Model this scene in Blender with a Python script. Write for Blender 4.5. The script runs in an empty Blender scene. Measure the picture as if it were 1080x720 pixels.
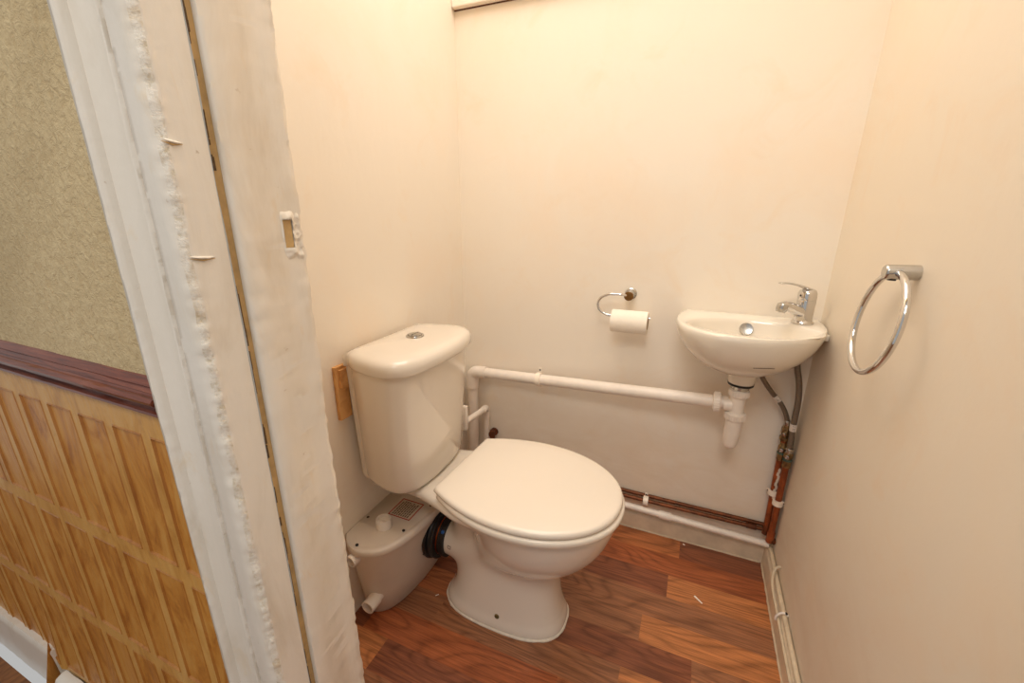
import bpy, bmesh, math, random
from mathutils import Vector, Matrix
from mathutils.bvhtree import BVHTree
random.seed(7)
S = bpy.context.scene
COL = S.collection
PI = math.pi
W = 1.14          # inner width of the WC
YH = -1.125       # hall face of the partition with the doorway
YI = -0.995       # WC face of that partition
XJ = 0.345        # face of the door lining
H = 2.45

# ------------------------------------------------------------------ materials
def srgb(r, g, b):
    f = lambda c: (c/255/12.92) if c/255 <= .04045 else ((c/255+.055)/1.055)**2.4
    return (f(r), f(g), f(b), 1)

class NT:
    def __init__(s, name):
        s.m = bpy.data.materials.new(name); s.m.use_nodes = True
        s.t = s.m.node_tree; s.n = s.t.nodes; s.b = s.n['Principled BSDF']
    def new(s, typ, **kw):
        n = s.n.new(typ)
        for k, v in kw.items():
            if k in n.inputs.keys(): n.inputs[k].default_value = v
            else: setattr(n, k, v)
        return n
    def link(s, a, b): s.t.links.new(a, b)
    def pos(s, scale=(1, 1, 1), rot=(0, 0, 0)):
        g = s.n.new('ShaderNodeNewGeometry'); m = s.n.new('ShaderNodeMapping')
        m.inputs['Scale'].default_value = scale; m.inputs['Rotation'].default_value = rot
        s.link(g.outputs['Position'], m.inputs['Vector']); return m.outputs['Vector']
    def noise(s, vec, scale, detail=4, rough=.55, dist=0):
        n = s.new('ShaderNodeTexNoise', Scale=scale, Detail=detail, Roughness=rough, Distortion=dist)
        s.link(vec, n.inputs['Vector']); return n.outputs['Fac']
    def ramp(s, fac, stops, interp='LINEAR'):
        r = s.n.new('ShaderNodeValToRGB'); r.color_ramp.interpolation = interp
        e = r.color_ramp.elements
        while len(e) < len(stops): e.new(.5)
        for i, (p, c) in enumerate(stops):
            e[i].position = p; e[i].color = c if len(c) == 4 else (*c, 1)
        s.link(fac, r.inputs['Fac']); return r.outputs['Color']
    def mix(s, fac, a, b, blend='MIX'):
        m = s.n.new('ShaderNodeMix'); m.data_type = 'RGBA'; m.blend_type = blend
        for sock, v in ((m.inputs[0], fac), (m.inputs[6], a), (m.inputs[7], b)):
            if hasattr(v, 'is_output'): s.link(v, sock)
            else: sock.default_value = v
        return m.outputs[2]
    def math(s, op, a, b=0.0, c=None):
        m = s.n.new('ShaderNodeMath'); m.operation = op
        for i, v in enumerate((a, b) if c is None else (a, b, c)):
            if hasattr(v, 'is_output'): s.link(v, m.inputs[i])
            else: m.inputs[i].default_value = v
        return m.outputs[0]
    def bump(s, h, strength=.3, dist=.002):
        b = s.new('ShaderNodeBump', Strength=strength, Distance=dist)
        s.link(h, b.inputs['Height']); s.link(b.outputs['Normal'], s.b.inputs['Normal'])
    def color(s, c):
        if hasattr(c, 'is_output'): s.link(c, s.b.inputs['Base Color'])
        else: s.b.inputs['Base Color'].default_value = c
    def set(s, **kw):
        for k, v in kw.items(): s.b.inputs[k.replace('_', ' ')].default_value = v

G = lambda v: (v, v, v, 1)

def simple(name, c, rough=.4, metal=0, var=.06, scale=30, coat=0, bump=0):
    t = NT(name); v = t.pos()
    n = t.noise(v, scale)
    c2 = tuple(x*(1-var*2) for x in c[:3])+(1,)
    t.color(t.ramp(n, [(.3, c2), (.65, c)]))
    t.set(Roughness=rough, Metallic=metal, Coat_Weight=coat)
    if bump: t.bump(t.noise(v, scale*6), .4, bump)
    return t.m

def plaster(name, base, stain, stain2, dirt, rough=.55, streak=(1, 1, 1)):
    t = NT(name); v = t.pos()
    n1 = t.noise(v, 2.3, 5, .6, .6)
    n2 = t.noise(t.pos(streak), 6, 4, .65, .8)
    n3 = t.noise(v, 14, 6, .7)
    c = t.mix(t.ramp(n1, [(.5, G(0)), (.78, G(.75))]), base, stain)
    c = t.mix(t.ramp(n2, [(.56, G(0)), (.75, G(.55))]), c, stain2)
    c = t.mix(t.ramp(n3, [(.68, G(0)), (.85, G(.35))]), c, dirt)
    # grime that gathers near the floor and round the pipes
    sep = t.n.new('ShaderNodeSeparateXYZ'); t.link(v, sep.inputs[0])
    low = t.ramp(sep.outputs['Z'], [(0, G(1)), (.62, G(0))])
    lowm = t.math('MULTIPLY', low, t.ramp(t.noise(t.pos((1, 1, 2)), 5, 5, .65, 1), [(.35, G(0)), (.7, G(.85))]))
    c = t.mix(lowm, c, dirt)
    t.color(c); t.set(Roughness=rough)
    hb = t.math('ADD', t.math('MULTIPLY', t.noise(t.pos((1, 1, .35)), 9, 3, .5), 1.0), t.math('MULTIPLY', t.noise(v, 60, 3), .12))
    t.bump(hb, .35, .006)
    return t.m

M = {}
M['wall'] = plaster('cream_plaster', srgb(238, 230, 217), srgb(240, 223, 202), srgb(236, 220, 198), srgb(224, 209, 188))
M['wall_right'] = plaster('cream_plaster_shaded', srgb(228, 218, 201), srgb(231, 212, 187), srgb(228, 209, 185), srgb(217, 201, 179))  # same plaster, darkened to put this wall's dimmer light into the colour
M['ceiling'] = simple('ceiling_paint', srgb(235, 228, 215), .8)
M['skirting'] = simple('skirting_paint', srgb(226, 208, 182), .4, var=.1, scale=18)
M['ceramic'] = simple('glazed_ceramic', srgb(226, 217, 204), .09, var=.015, scale=4, coat=.4)
M['seat'] = simple('seat_plastic', srgb(230, 220, 206), .22, var=.01, scale=4)
M['ceramic_w'] = simple('basin_ceramic', srgb(232, 225, 212), .09, var=.012, scale=4, coat=.4)
M['plastic'] = simple('white_pipe_plastic', srgb(238, 229, 219), .35, var=.05, scale=20)
M['pump'] = simple('pump_plastic', srgb(214, 202, 188), .38, var=.04, scale=10)
M['rubber'] = simple('black_rubber', srgb(24, 22, 22), .45)
M['chrome'] = simple('chrome', srgb(218, 216, 214), .07, 1, var=.03)
M['satin'] = simple('satin_chrome', srgb(196, 194, 190), .25, 1, var=.05)
M['copper'] = simple('bare_copper', srgb(190, 98, 52), .35, 1, var=.25, scale=40)
M['copper_p'] = simple('orange_copper', srgb(168, 88, 46), .4, .3, var=.3, scale=30)
M['copper_d'] = simple('tarnished_copper', srgb(128, 74, 44), .45, .6, var=.3, scale=40)
M['brass'] = simple('tarnished_brass', srgb(168, 140, 100), .35, .9, var=.25, scale=90)
M['verdigris'] = simple('verdigris', srgb(92, 112, 98), .7, .2, var=.3, scale=120)
M['red'] = simple('red_print', srgb(178, 30, 30), .5)
M['ink'] = simple('dark_print', srgb(92, 74, 60), .6)
M['blue'] = simple('blue_plastic', srgb(40, 90, 160), .4)
M['label'] = simple('label_paper', srgb(206, 190, 170), .5, var=.02)
M['black'] = simple('dark_hole', srgb(40, 32, 26), .8)
M['torn'] = simple('torn_brown_edge', srgb(112, 88, 62), .8, var=.3, scale=200)
M['clip'] = simple('bright_clip_plastic', srgb(246, 236, 222), .35, var=.02)
M['paper'] = simple('tissue_paper', srgb(247, 240, 228), .9, var=.02, scale=200, bump=.0006)
M['core'] = simple('card_core', srgb(170, 140, 105), .9)
M['sealant'] = simple('white_sealant', srgb(226, 216, 200), .4, var=.08, scale=60)
M['bare'] = simple('bare_timber', srgb(208, 172, 116), .7, var=.16, scale=40)
M['cable'] = simple('cream_cable', srgb(214, 196, 168), .45, var=.1, scale=40)
M['screw'] = simple('green_brown_screw', srgb(128, 112, 70), .4, .5, var=.3, scale=300)
M['rust'] = simple('rusty_fitting', srgb(104, 54, 26), .7, .2, var=.3, scale=120)
M['holder_front'] = simple('holder_brown_end', srgb(120, 84, 38), .3, .5)

def braided():
    t = NT('braided_steel')
    g = t.n.new('ShaderNodeNewGeometry')
    w1 = t.new('ShaderNodeTexWave', Scale=160, Distortion=1.0); t.link(t.pos((1, 1, 1), (0, .8, 0)), w1.inputs['Vector'])
    w2 = t.new('ShaderNodeTexWave', Scale=160, Distortion=1.0); t.link(t.pos((1, 1, 1), (0, -.8, 0)), w2.inputs['Vector'])
    f = t.math('MULTIPLY', w1.outputs['Fac'], w2.outputs['Fac'])
    t.color(t.ramp(f, [(0, srgb(96, 84, 72)), (.6, srgb(176, 162, 144))]))
    t.set(Metallic=.6, Roughness=.4); t.bump(f, .5, .001)
    return t.m
M['braid'] = braided()

def joinery():
    # many coats of chipped gloss paint, strokes running up the board
    t = NT('old_gloss_paint'); v = t.pos()
    st = t.noise(t.pos((60, 60, 2.2)), 1.6, 4, .6)
    n = t.noise(t.pos((9, 9, 3)), 1.5, 5, .65, .5)
    c = t.ramp(n, [(.28, srgb(216, 205, 188)), (.5, srgb(230, 222, 209)), (.75, srgb(235, 227, 215))])
    y = t.ramp(t.noise(t.pos((20, 20, 7)), 1.2, 4, .7, .7), [(.6, G(0)), (.8, G(.45))])
    c = t.mix(y, c, srgb(226, 196, 146))
    d = t.ramp(t.noise(v, 75, 3, .6), [(.72, G(0)), (.78, G(.6))])
    c = t.mix(d, c, srgb(176, 154, 124))
    t.color(c); t.set(Roughness=.33, Coat_Weight=.15)
    h = t.math('ADD', t.math('MULTIPLY', st, .5), t.math('ADD', t.math('MULTIPLY', t.noise(t.pos((1, 1, .4)), 24, 4, .6), .55), t.math('MULTIPLY', t.noise(v, 110, 3), .2)))
    t.bump(h, .4, .003)
    return t.m
M['paint'] = joinery()
M['bluegrey'] = simple('grey_shadow_line', srgb(176, 178, 178), .5, var=.1, scale=60)  # shadow tone for the side of the door frame gap

M['paint_edge'] = simple('beige_edge_paint', srgb(206, 196, 180), .4, var=.05, scale=30)  # slightly darker beige for the outer faces of the architrave
M['groove'] = simple('groove_tint', srgb(208, 194, 170), .6, var=.1, scale=40)  # darker tint for the narrow groove faces
def chipped():
    t = NT('chipped_paint'); v = t.pos()
    n = t.noise(v, 130, 5, .7); n2 = t.noise(v, 28, 4, .65)
    c = t.ramp(n, [(.32, srgb(204, 190, 164)), (.46, srgb(226, 217, 202)), (.62, srgb(236, 229, 217))])
    c = t.mix(t.ramp(n2, [(.58, G(0)), (.72, G(.6))]), c, srgb(198, 170, 126))
    t.color(c); t.set(Roughness=.4); t.bump(t.math('ADD', n, n2), .55, .003)
    return t.m
M['paint_chip'] = chipped()
def batten_wood():
    t = NT('pale_pine'); 
    n = t.noise(t.pos((40, 3, 6)), 3, 5, .6, 1)
    t.color(t.ramp(n, [(.3, srgb(176, 118, 62)), (.6, srgb(222, 172, 110))])); t.set(Roughness=.6)
    return t.m
M['pine'] = batten_wood()

def mahogany():
    t = NT('mahogany_stain')
    n = t.noise(t.pos((4, 60, 60)), 2.5, 6, .7, .4)
    t.color(t.ramp(n, [(.3, srgb(66, 26, 15)), (.52, srgb(116, 54, 33)), (.75, srgb(150, 84, 56))]))
    t.set(Roughness=.32, Coat_Weight=.2); t.bump(n, .3, .001)
    return t.m
M['mahogany'] = mahogany()

def stucco():
    t = NT('textured_wallpaper'); v = t.pos()
    big = t.noise(t.pos((1, 1, 1)), 3, 4, .6, 1)
    med = t.noise(t.pos((1, 1, 1)), 95, 5, .7, .8)
    vor = t.new('ShaderNodeTexVoronoi', Scale=38, feature='SMOOTH_F1'); t.link(t.mix(.35, v, t.mix(1, v, v)), vor.inputs['Vector'])
    sw = t.noise(v, 18, 3, .6, 3.0)
    c = t.ramp(big, [(.3, srgb(196, 174, 132)), (.7, srgb(222, 200, 156))])
    c = t.mix(t.ramp(med, [(.35, G(.5)), (.6, G(0))]), c, srgb(184, 156, 110))
    t.color(c); t.set(Roughness=.75)
    t.bump(t.math('ADD', med, t.math('MULTIPLY', sw, .35)), .8, .004)
    return t.m
M['stucco'] = stucco()

def board(name, a, b, c3):
    t = NT(name); v = t.pos()
    gr = t.noise(t.pos((70, 70, 7)), 2, 5, .65, 1.2)
    mott = t.noise(t.pos((12, 12, 4)), 1.6, 5, .7, 1.2)
    w = t.new('ShaderNodeTexWave', Scale=4.0, Distortion=14, Detail=3); w.inputs['Detail Scale'].default_value = 1.6
    t.link(t.pos((3, 3, 1)), w.inputs['Vector'])
    c = t.ramp(mott, [(.34, a), (.5, b), (.68, c3)])
    c = t.mix(t.math('MULTIPLY', gr, .4), c, a)
    t.color(c); t.set(Roughness=.38)
    t.bump(t.math('ADD', gr, t.math('MULTIPLY', w.outputs['Fac'], .5)), .35, .002)
    return t.m
M['panel_field'] = board('embossed_panel_orange', srgb(166, 102, 36), srgb(206, 143, 62), srgb(220, 168, 90))
M['panel_rail'] = board('embossed_panel_pale', srgb(186, 130, 58), srgb(214, 162, 86), srgb(222, 176, 104))
M['panel_bead'] = board('embossed_panel_bead', srgb(150, 92, 34), srgb(176, 116, 50), srgb(190, 134, 66))

def vinyl():
    t = NT('wood_print_vinyl')
    at = t.n.new('ShaderNodeAttribute'); at.attribute_name = 'tone'
    seed = t.math('MULTIPLY', at.outputs['Alpha'], 37.0)
    comb = t.n.new('ShaderNodeCombineXYZ'); t.link(seed, comb.inputs[0]); t.link(seed, comb.inputs[1]); t.link(seed, comb.inputs[2])
    def sh(scale):
        a = t.n.new('ShaderNodeVectorMath'); a.operation = 'ADD'
        t.link(t.pos(scale), a.inputs[0]); t.link(comb.outputs[0], a.inputs[1]); return a.outputs[0]
    fine = t.noise(sh((5, 150, 1)), 2.2, 6, .7, .2)
    streak = t.noise(sh((2.2, 50, 1)), 2.0, 6, .7, .4)
    rings = t.noise(sh((1.5, 7.0, 1)), 1.1, 1, .35, .5)
    cath = t.math('PINGPONG', t.math('MULTIPLY', rings, 15.0), .5)
    c = at.outputs['Color']
    c = t.mix(t.ramp(cath, [(.03, G(.7)), (.18, G(.22)), (.42, G(0))]), c, t.mix(.55, c, srgb(60, 26, 12)))
    c = t.mix(t.ramp(streak, [(.38, G(.6)), (.56, G(0))]), c, t.mix(.5, c, srgb(60, 26, 14)))
    c = t.mix(t.ramp(streak, [(.52, G(0)), (.75, G(.4))]), c, srgb(196, 120, 64))
    c = t.mix(t.ramp(fine, [(.36, G(.4)), (.56, G(0))]), c, srgb(58, 24, 12))
    t.color(c); t.set(Roughness=.36)
    t.bump(fine, .12, .001)
    return t.m
M['vinyl'] = vinyl()

def hall_floor_mat():
    t = NT('hall_wood_print')
    n = t.noise(t.pos((14, 2.5, 1), (0, 0, .5)), 5, 5, .65, 1.5)
    w = t.new('ShaderNodeTexWave', Scale=14, Distortion=9, Detail=3); t.link(t.pos((1, .35, 1), (0, 0, .6)), w.inputs['Vector'])
    c = t.ramp(n, [(.3, srgb(104, 60, 28)), (.7, srgb(164, 108, 60))])
    c = t.mix(t.math('MULTIPLY', w.outputs['Fac'], .35), c, srgb(84, 46, 22))
    t.color(c); t.set(Roughness=.5); t.bump(n, .2, .002)
    return t.m
M['hall_floor'] = hall_floor_mat()

# ------------------------------------------------------------------ object helpers
ORIG = {}   # top-level things keep their base point here
def tag(o, label, cat, group=None):
    o['label'] = label; o['category'] = cat
    if group: o['group'] = group
    return o
def thing(name, label, cat, loc=(0, 0, 0), group=None):
    o = bpy.data.objects.new(name, None); COL.objects.link(o); o.location = loc
    o.empty_display_size = .05
    ORIG[o.name] = Vector(loc)
    return tag(o, label, cat, group)
def base_of(o):
    while o.parent: o = o.parent
    return ORIG.get(o.name, Vector((0, 0, 0)))
def obj(name, bm, mat, parent=None, label=None, smooth=40, loc=None):
    bmesh.ops.recalc_face_normals(bm, faces=bm.faces)
    off = base_of(parent) if parent else Vector(loc or (0, 0, 0))
    bmesh.ops.translate(bm, verts=bm.verts, vec=-off)
    me = bpy.data.meshes.new(name); bm.to_mesh(me); bm.free()
    for m in (mat if isinstance(mat, (list, tuple)) else [mat]): me.materials.append(M[m])
    o = bpy.data.objects.new(name, me); COL.objects.link(o)
    if parent: o.parent = parent
    else: o.location = off; ORIG[o.name] = off
    if label: o['label'] = label
    if smooth:
        for p in me.polygons: p.use_smooth = True
        me.set_sharp_from_angle(angle=math.radians(smooth))
    return o
def struct(name, bm, mat, label=None, cat=None, smooth=0):
    o = obj(name, bm, mat, smooth=smooth); o['kind'] = 'structure'
    if label: o['label'] = label; o['category'] = cat
    return o
def dup(root, delta, label, group=None):
    r = root.copy(); COL.objects.link(r); r.location = root.location + Vector(delta)
    ORIG[r.name] = Vector(r.location); r['label'] = label
    if group: r['group'] = group
    for ch in list(root.children):
        c = ch.copy(); COL.objects.link(c); c.parent = r
        for g in list(ch.children):
            d = g.copy(); COL.objects.link(d); d.parent = c
    return r

def B(): return bmesh.new()
def box(bm, x0, x1, y0, y1, z0, z1, bev=0, mi=0):
    vs = [bm.verts.new(p) for p in ((x0,y0,z0),(x1,y0,z0),(x1,y1,z0),(x0,y1,z0),(x0,y0,z1),(x1,y0,z1),(x1,y1,z1),(x0,y1,z1))]
    fs = [bm.faces.new([vs[i] for i in f]) for f in ((3,2,1,0),(4,5,6,7),(0,1,5,4),(1,2,6,5),(2,3,7,6),(3,0,4,7))]
    for f in fs: f.material_index = mi
    if bev:
        es = list({e for f in fs for e in f.edges})
        bmesh.ops.bevel(bm, geom=es, offset=bev, segments=2, affect='EDGES', profile=.5)
    return bm
def frame_of(d):
    d = Vector(d).normalized(); a = Vector((0, 0, 1)) if abs(d.z) < .95 else Vector((1, 0, 0))
    u = d.cross(a).normalized(); return d, u, d.cross(u).normalized()
def lathe(bm, p, d, prof, n=32, cap=True, mi=0):
    """prof: list of (radius, height along d) from point p"""
    d, u, v = frame_of(d); p = Vector(p); rings = []
    for r, h in prof:
        rings.append([bm.verts.new(p + d*h + (u*math.cos(2*PI*i/n) + v*math.sin(2*PI*i/n))*r) for i in range(n)])
    for a, b in zip(rings, rings[1:]):
        for i in range(n):
            f = bm.faces.new((a[i], a[(i+1) % n], b[(i+1) % n], b[i])); f.material_index = mi
    if cap:
        bm.faces.new(rings[0]).material_index = mi; bm.faces.new(rings[-1][::-1]).material_index = mi
    return bm
def cyl(bm, a, b, r, n=24, bev=0, mi=0):
    a, b = Vector(a), Vector(b); L = (b-a).length
    pr = [(r, 0), (r, L)] if not bev else [(r-bev, 0), (r-bev*.3, bev*.3), (r, bev), (r, L-bev), (r-bev*.3, L-bev*.3), (r-bev, L)]
    return lathe(bm, a, b-a, pr, n, mi=mi)
def fillet(pts, rad, n=6):
    pts = [Vector(p) for p in pts]; out = [pts[0]]
    for a, b, c in zip(pts, pts[1:], pts[2:]):
        u, v = (a-b).normalized(), (c-b).normalized()
        ang = u.angle(v); t = min(rad/math.tan(ang/2), (a-b).length*.49, (c-b).length*.49)
        p, q = b+u*t, b+v*t
        for i in range(n+1):
            s = i/n; out.append(p*(1-s)**2 + b*2*s*(1-s) + q*s*s)
    out.append(pts[-1]); return out
def spline(pts, n=8, closed=False):
    pts = [Vector(p) for p in pts]; out = []; N = len(pts)
    rng = range(N) if closed else range(N-1)
    for i in rng:
        g = (lambda k: pts[k % N]) if closed else (lambda k: pts[max(0, min(N-1, k))])
        a, b, c, d = g(i-1), g(i), g(i+1), g(i+2)
        for j in range(n):
            t = j/n
            out.append(.5*((2*b)+(c-a)*t+(2*a-5*b+4*c-d)*t*t+(3*b-a-3*c+d)*t**3))
    if not closed: out.append(pts[-1])
    return out
def tube(bm, path, r, n=16, closed=False, mi=0, cap=True):
    path = [Vector(p) for p in path]; N = len(path); rings = []
    rr = r if callable(r) else (lambda s: r)
    d0, u, v = frame_of(path[1]-path[0])
    prev = d0
    for i, p in enumerate(path):
        if closed: t = (path[(i+1) % N]-path[i-1]).normalized()
        else: t = (path[min(N-1, i+1)]-path[max(0, i-1)]).normalized()
        q = prev.rotation_difference(t); u = q @ u; u = (u - t*u.dot(t)).normalized(); v = t.cross(u); prev = t
        R = rr(i/(N-1))
        rings.append([bm.verts.new(p+(u*math.cos(2*PI*k/n)+v*math.sin(2*PI*k/n))*R) for k in range(n)])
    pairs = list(zip(rings, rings[1:])) + ([(rings[-1], rings[0])] if closed else [])
    for a, b in pairs:
        for k in range(n):
            bm.faces.new((a[k], a[(k+1) % n], b[(k+1) % n], b[k])).material_index = mi
    if not closed and cap:
        bm.faces.new(rings[0][::-1]).material_index = mi; bm.faces.new(rings[-1]).material_index = mi
    return bm
def loft(bm, loops, cap0=True, cap1=True, mi=0):
    rings = [[bm.verts.new(p) for p in L] for L in loops]; n = len(rings[0])
    for a, b in zip(rings, rings[1:]):
        for k in range(n): bm.faces.new((a[k], a[(k+1) % n], b[(k+1) % n], b[k])).material_index = mi
    if cap0: bm.faces.new(rings[0][::-1]).material_index = mi
    if cap1: bm.faces.new(rings[-1]).material_index = mi
    return rings
def sup(cx, cy, hx, hy, z, n=2.4, k=64):
    out = []
    for i in range(k):
        a = 2*PI*i/k; c, s = math.cos(a), math.sin(a)
        out.append(Vector((cx+hx*math.copysign(abs(c)**(2/n), c), cy+hy*math.copysign(abs(s)**(2/n), s), z)))
    return out
def grid_board(bm, prof, z0, z1, nz, jit=None, cap=True, mats={}):
    """extrude an open/closed profile [(x,y)] up z with nz rows; jit(i,z)->(dx,dy) roughens it"""
    rows = []
    for j in range(nz+1):
        z = z0+(z1-z0)*j/nz
        row = []
        for i, (x, y) in enumerate(prof):
            dx, dy = jit(i, z) if jit else (0, 0)
            row.append(bm.verts.new((x+dx, y+dy, z)))
        rows.append(row)
    n = len(prof)
    for a, b in zip(rows, rows[1:]):
        for i in range(n): bm.faces.new((a[i], a[(i+1) % n], b[(i+1) % n], b[i])).material_index = mats.get(i, 0)
    if cap: bm.faces.new(rows[0][::-1]); bm.faces.new(rows[-1])
    return bm

# ------------------------------------------------------------------ the room
def wall(name, x0, x1, y0, y1, z0, z1, mat, label, extra=()):
    bm = B(); box(bm, x0, x1, y0, y1, z0, z1)
    for e in extra: box(bm, *e)
    return struct(name, bm, mat, label, 'wall')
wall('wall_back', -.12, W+.12, 0, .12, 0, H, 'wall', 'cream painted plaster wall behind the basin and paper holder')
wall('wall_left', -.12, 0, YI, 0, 0, H, 'wall', 'cream painted plaster wall behind the toilet cistern')
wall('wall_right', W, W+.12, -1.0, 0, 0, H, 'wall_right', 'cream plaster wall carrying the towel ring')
wall('wall_hall', -1.9, XJ-.03, YH, YI, 0, H, 'stucco', 'yellow beige textured hall wall above the panelling',
     [(XJ-.03, 1.12, YH, YI, 2.05, H), (1.10, 2.2, YH, YI, 0, H)])
bm = B(); box(bm, -.12, W+.12, YI, .12, H, H+.1); struct('ceiling', bm, 'ceiling', 'plain ceiling over the small toilet room', 'ceiling')

# floor of wood-print vinyl: one sheet, each printed plank its own face
tones = dict(o=(194, 120, 72), r=(180, 102, 62), d=(144, 86, 60), b=(166, 112, 78), l=(206, 134, 82), m=(184, 112, 70))
rowsP = [  # far to near: list of (x_end, tone)
    [(.346, 'b'), (.866, 'o'), (1.3, 'd')],
    [(.55, 'r'), (1.12, 'r'), (1.3, 'o')],
    [(.31, 'd'), (.837, 'd'), (1.3, 'l')],
    [(.16, 'b'), (.52, 'm'), (1.3, 'b')],
    [(.25, 'd'), (.776, 'b'), (1.3, 'l')],
    [(.39, 'm'), (.912, 'd'), (1.3, 'b')],
    [(.22, 'b'), (.742, 'b'), (1.3, 'l')],
    [(.05, 'd'), (.60, 'r'), (1.3, 'm')],
    [(.139, 'l'), (.66, 'd'), (1.3, 'b')],
    [(.30, 'b'), (.80, 'm'), (1.3, 'd')],
    [(.45, 'o'), (1.3, 'r')], [(.2, 'd'), (1.3, 'b')], [(.6, 'm'), (1.3, 'l')]]
bm = B(); lay = bm.loops.layers.float_color.new('tone'); rnd = random.Random(11)
for i, row in enumerate(rowsP):
    y1 = .02 if i == 0 else -.0125-.0885*i; y0 = -.0125-.0885*(i+1); x = -.12
    for xe, t in row:
        vs = [bm.verts.new(p) for p in ((x, y0, 0), (xe, y0, 0), (xe, y1, 0), (x, y1, 0))]
        f = bm.faces.new(vs); c = srgb(*tones[t]); s = rnd.random()
        for l in f.loops: l[lay] = (c[0], c[1], c[2], s)
        x = xe
o = struct('floor', bm, 'vinyl', 'red brown wood plank print vinyl floor round the toilet', 'floor')
bm = B(); box(bm, -1.9, 2.2, -2.6, -.0125-.0885*13, -.02, 0); struct('floor_hall', bm, 'hall_floor', 'brown wood print floor of the hall', 'floor')

# boxing board at the top of the back wall
bm = B(); box(bm, 0.001, W, -.022, 0, 1.735, H, .003); struct('trim_1', bm, 'wall', 'cream painted board high on the back wall', 'trim')
bm = B(); box(bm, 0.001, W, -.0035, 0, 1.7322, 1.7352); struct('trim_2', bm, 'rust', 'dark gap beneath the high painted board', 'trim')

# skirtings
def skirt(name, prof_pts, a, b, mat, label):
    bm = B(); a, b = Vector(a), Vector(b); d = (b-a).normalized(); nrm = Vector((d.y, -d.x, 0)); n = max(2, int((b-a).length/.02))
    rn = random.Random(len(label))
    loops = []
    for i in range(n+1):
        p = a+(b-a)*i/n; k = rn.uniform(-.0006, .0006)
        loops.append([p+nrm*(o_+k)+Vector((0, 0, z)) for o_, z in prof_pts])
    loft(bm, loops); return struct(name, bm, mat, label, 'skirting board', smooth=50)
sp = [(0, 0), (.012, 0), (.012, .055), (.010, .063), (.004, .068), (0, .068)]
skirt('baseboard_back', sp, (0, 0, 0), (W-.016, 0, 0), 'skirting', 'low painted skirting below the copper and white pipes')
sp2 = [(0, 0), (.018, 0), (.018, .064), (.016, .072), (.008, .078), (0, .078)]
skirt('baseboard_right', sp2, (W, 0, 0), (W, YI, 0), 'skirting', 'low painted skirting with a cable running along its top')
# gritty mastic line along the skirting feet
def bead(name, path, r, mat, label, seed=1):
    rn = random.Random(seed); bm = B(); tube(bm, path, lambda s: r*rn.uniform(.55, 1.25), 8); return struct(name, bm, mat, label, 'trim', smooth=60)
bead('trim_3', [(x/60*(W-.03)+.005, -.0125, .001) for x in range(61)], .0028, 'cable', 'uneven mastic line along the foot of the back skirting', 2)
bead('trim_4', [(W-.019, -.015-y/60*.97, .001) for y in range(61)], .003, 'cable', 'uneven mastic line along the foot of the cable skirting', 3)

# door lining and architrave, thick with old paint
rj = random.Random(5); rn = random.Random(4)
import functools
@functools.lru_cache(None)
def rz(k, i): return random.Random(k*7919+i).uniform(-1, 1)
def nz_(key, z, step):
    q = z/step; i = math.floor(q); f = q-i; f = f*f*(3-2*f)
    return rz(key, i)*(1-f)+rz(key, i+1)*f
def rough(i, z, a):
    return a*(.35*nz_(i+170, z, .006)+.45*nz_(i, z, .014)+.3*nz_(i+50, z, .045)+.4*nz_(i+90, z, .2))
archi = [(.241, YH), (.241, -1.145), (.2425, -1.1485), (.246, -1.150), (.2515, -1.1495), (.2535, -1.152), (.2565, -1.1535), (.2595, -1.152), (.261, -1.148), (.2615, -1.143),
         (.263, -1.1425), (.268, -1.1385), (.276, -1.1360), (.286, -1.1355), (.295, -1.1375), (.302, -1.1415), (.3045, -1.1445), (.3062, -1.1440), (.3070, -1.1395), (.3085, -1.1390), (.3100, -1.1425),
         (.318, -1.1435), (.328, -1.1435), (.333, -1.1435), (.3365, -1.1425), (.340, -1.1405), (.343, -1.1375), (XJ, -1.134), (XJ, -1.131), (XJ, -1.127), (XJ, -1.112), (XJ, -1.098), (XJ-.012, -1.098), (XJ-.03, YH)]
amp = {23: .0006, 24: .0012, 25: .0024, 26: .0026, 27: .0018, 28: .0008, 29: .0003, 5: .0006, 6: .0008, 7: .0007, 1: .0006, 2: .0005, 16: .0006, 17: .0006}
def jit_a(i, z):
    a = amp.get(i, .0002)
    return (rough(i if i < 23 else 23, z, a)*(.35 if i > 26 else 1)+.3*rough(i+500, z, a), rough(i+20 if i < 23 else 43, z, a)*.6+.3*rough(i+520, z, a))
bm = B(); grid_board(bm, archi, 0, 2.1, 700, jit_a, mats={0: 1, 1: 1, 2: 1, 3: 1, 18: 2, 19: 2, 25: 3, 26: 3})
struct('trim_5', bm, ['paint', 'paint_edge', 'groove', 'paint_chip'], 'wide moulded door architrave thick with chipped white paint', 'architrave', smooth=60)
bm = B(); box(bm, XJ-.03, XJ-.0065, -1.0985, -1.0855, 0, 2.05)
rr_ = random.Random(8)
struct('trim_6', bm, 'bare', 'strip of bare timber showing in the door frame gap', 'trim')
bm = B()
for i in range(90):       # torn paint and filler clinging in the gap
    z = rr_.uniform(.2, 1.5); h = rr_.uniform(.004, .03); w = rr_.uniform(.0008, .0035); y_ = -1.0948
    box(bm, XJ-.0075, XJ-rr_.uniform(.0045, .0062), y_, y_+w, z, z+h, .0004)
struct('trim_7', bm, 'torn', 'dark torn paint edge along the bare timber strip', 'trim')
bm = B(); grid_board(bm, [(XJ-.012, -1.0985), (XJ+.0002, -1.0985), (XJ+.0002, -1.0972), (XJ-.012, -1.0972)], 0, 2.05, 160, lambda i, z: (0, .0008*nz_(i+300, z, .05) if i > 1 else 0))  # thin grey strip drawn as the shadow line on the gap's side
struct('trim_8', bm, 'bluegrey', 'grey line painted for the shadow beside the bare timber strip', 'trim')
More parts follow.
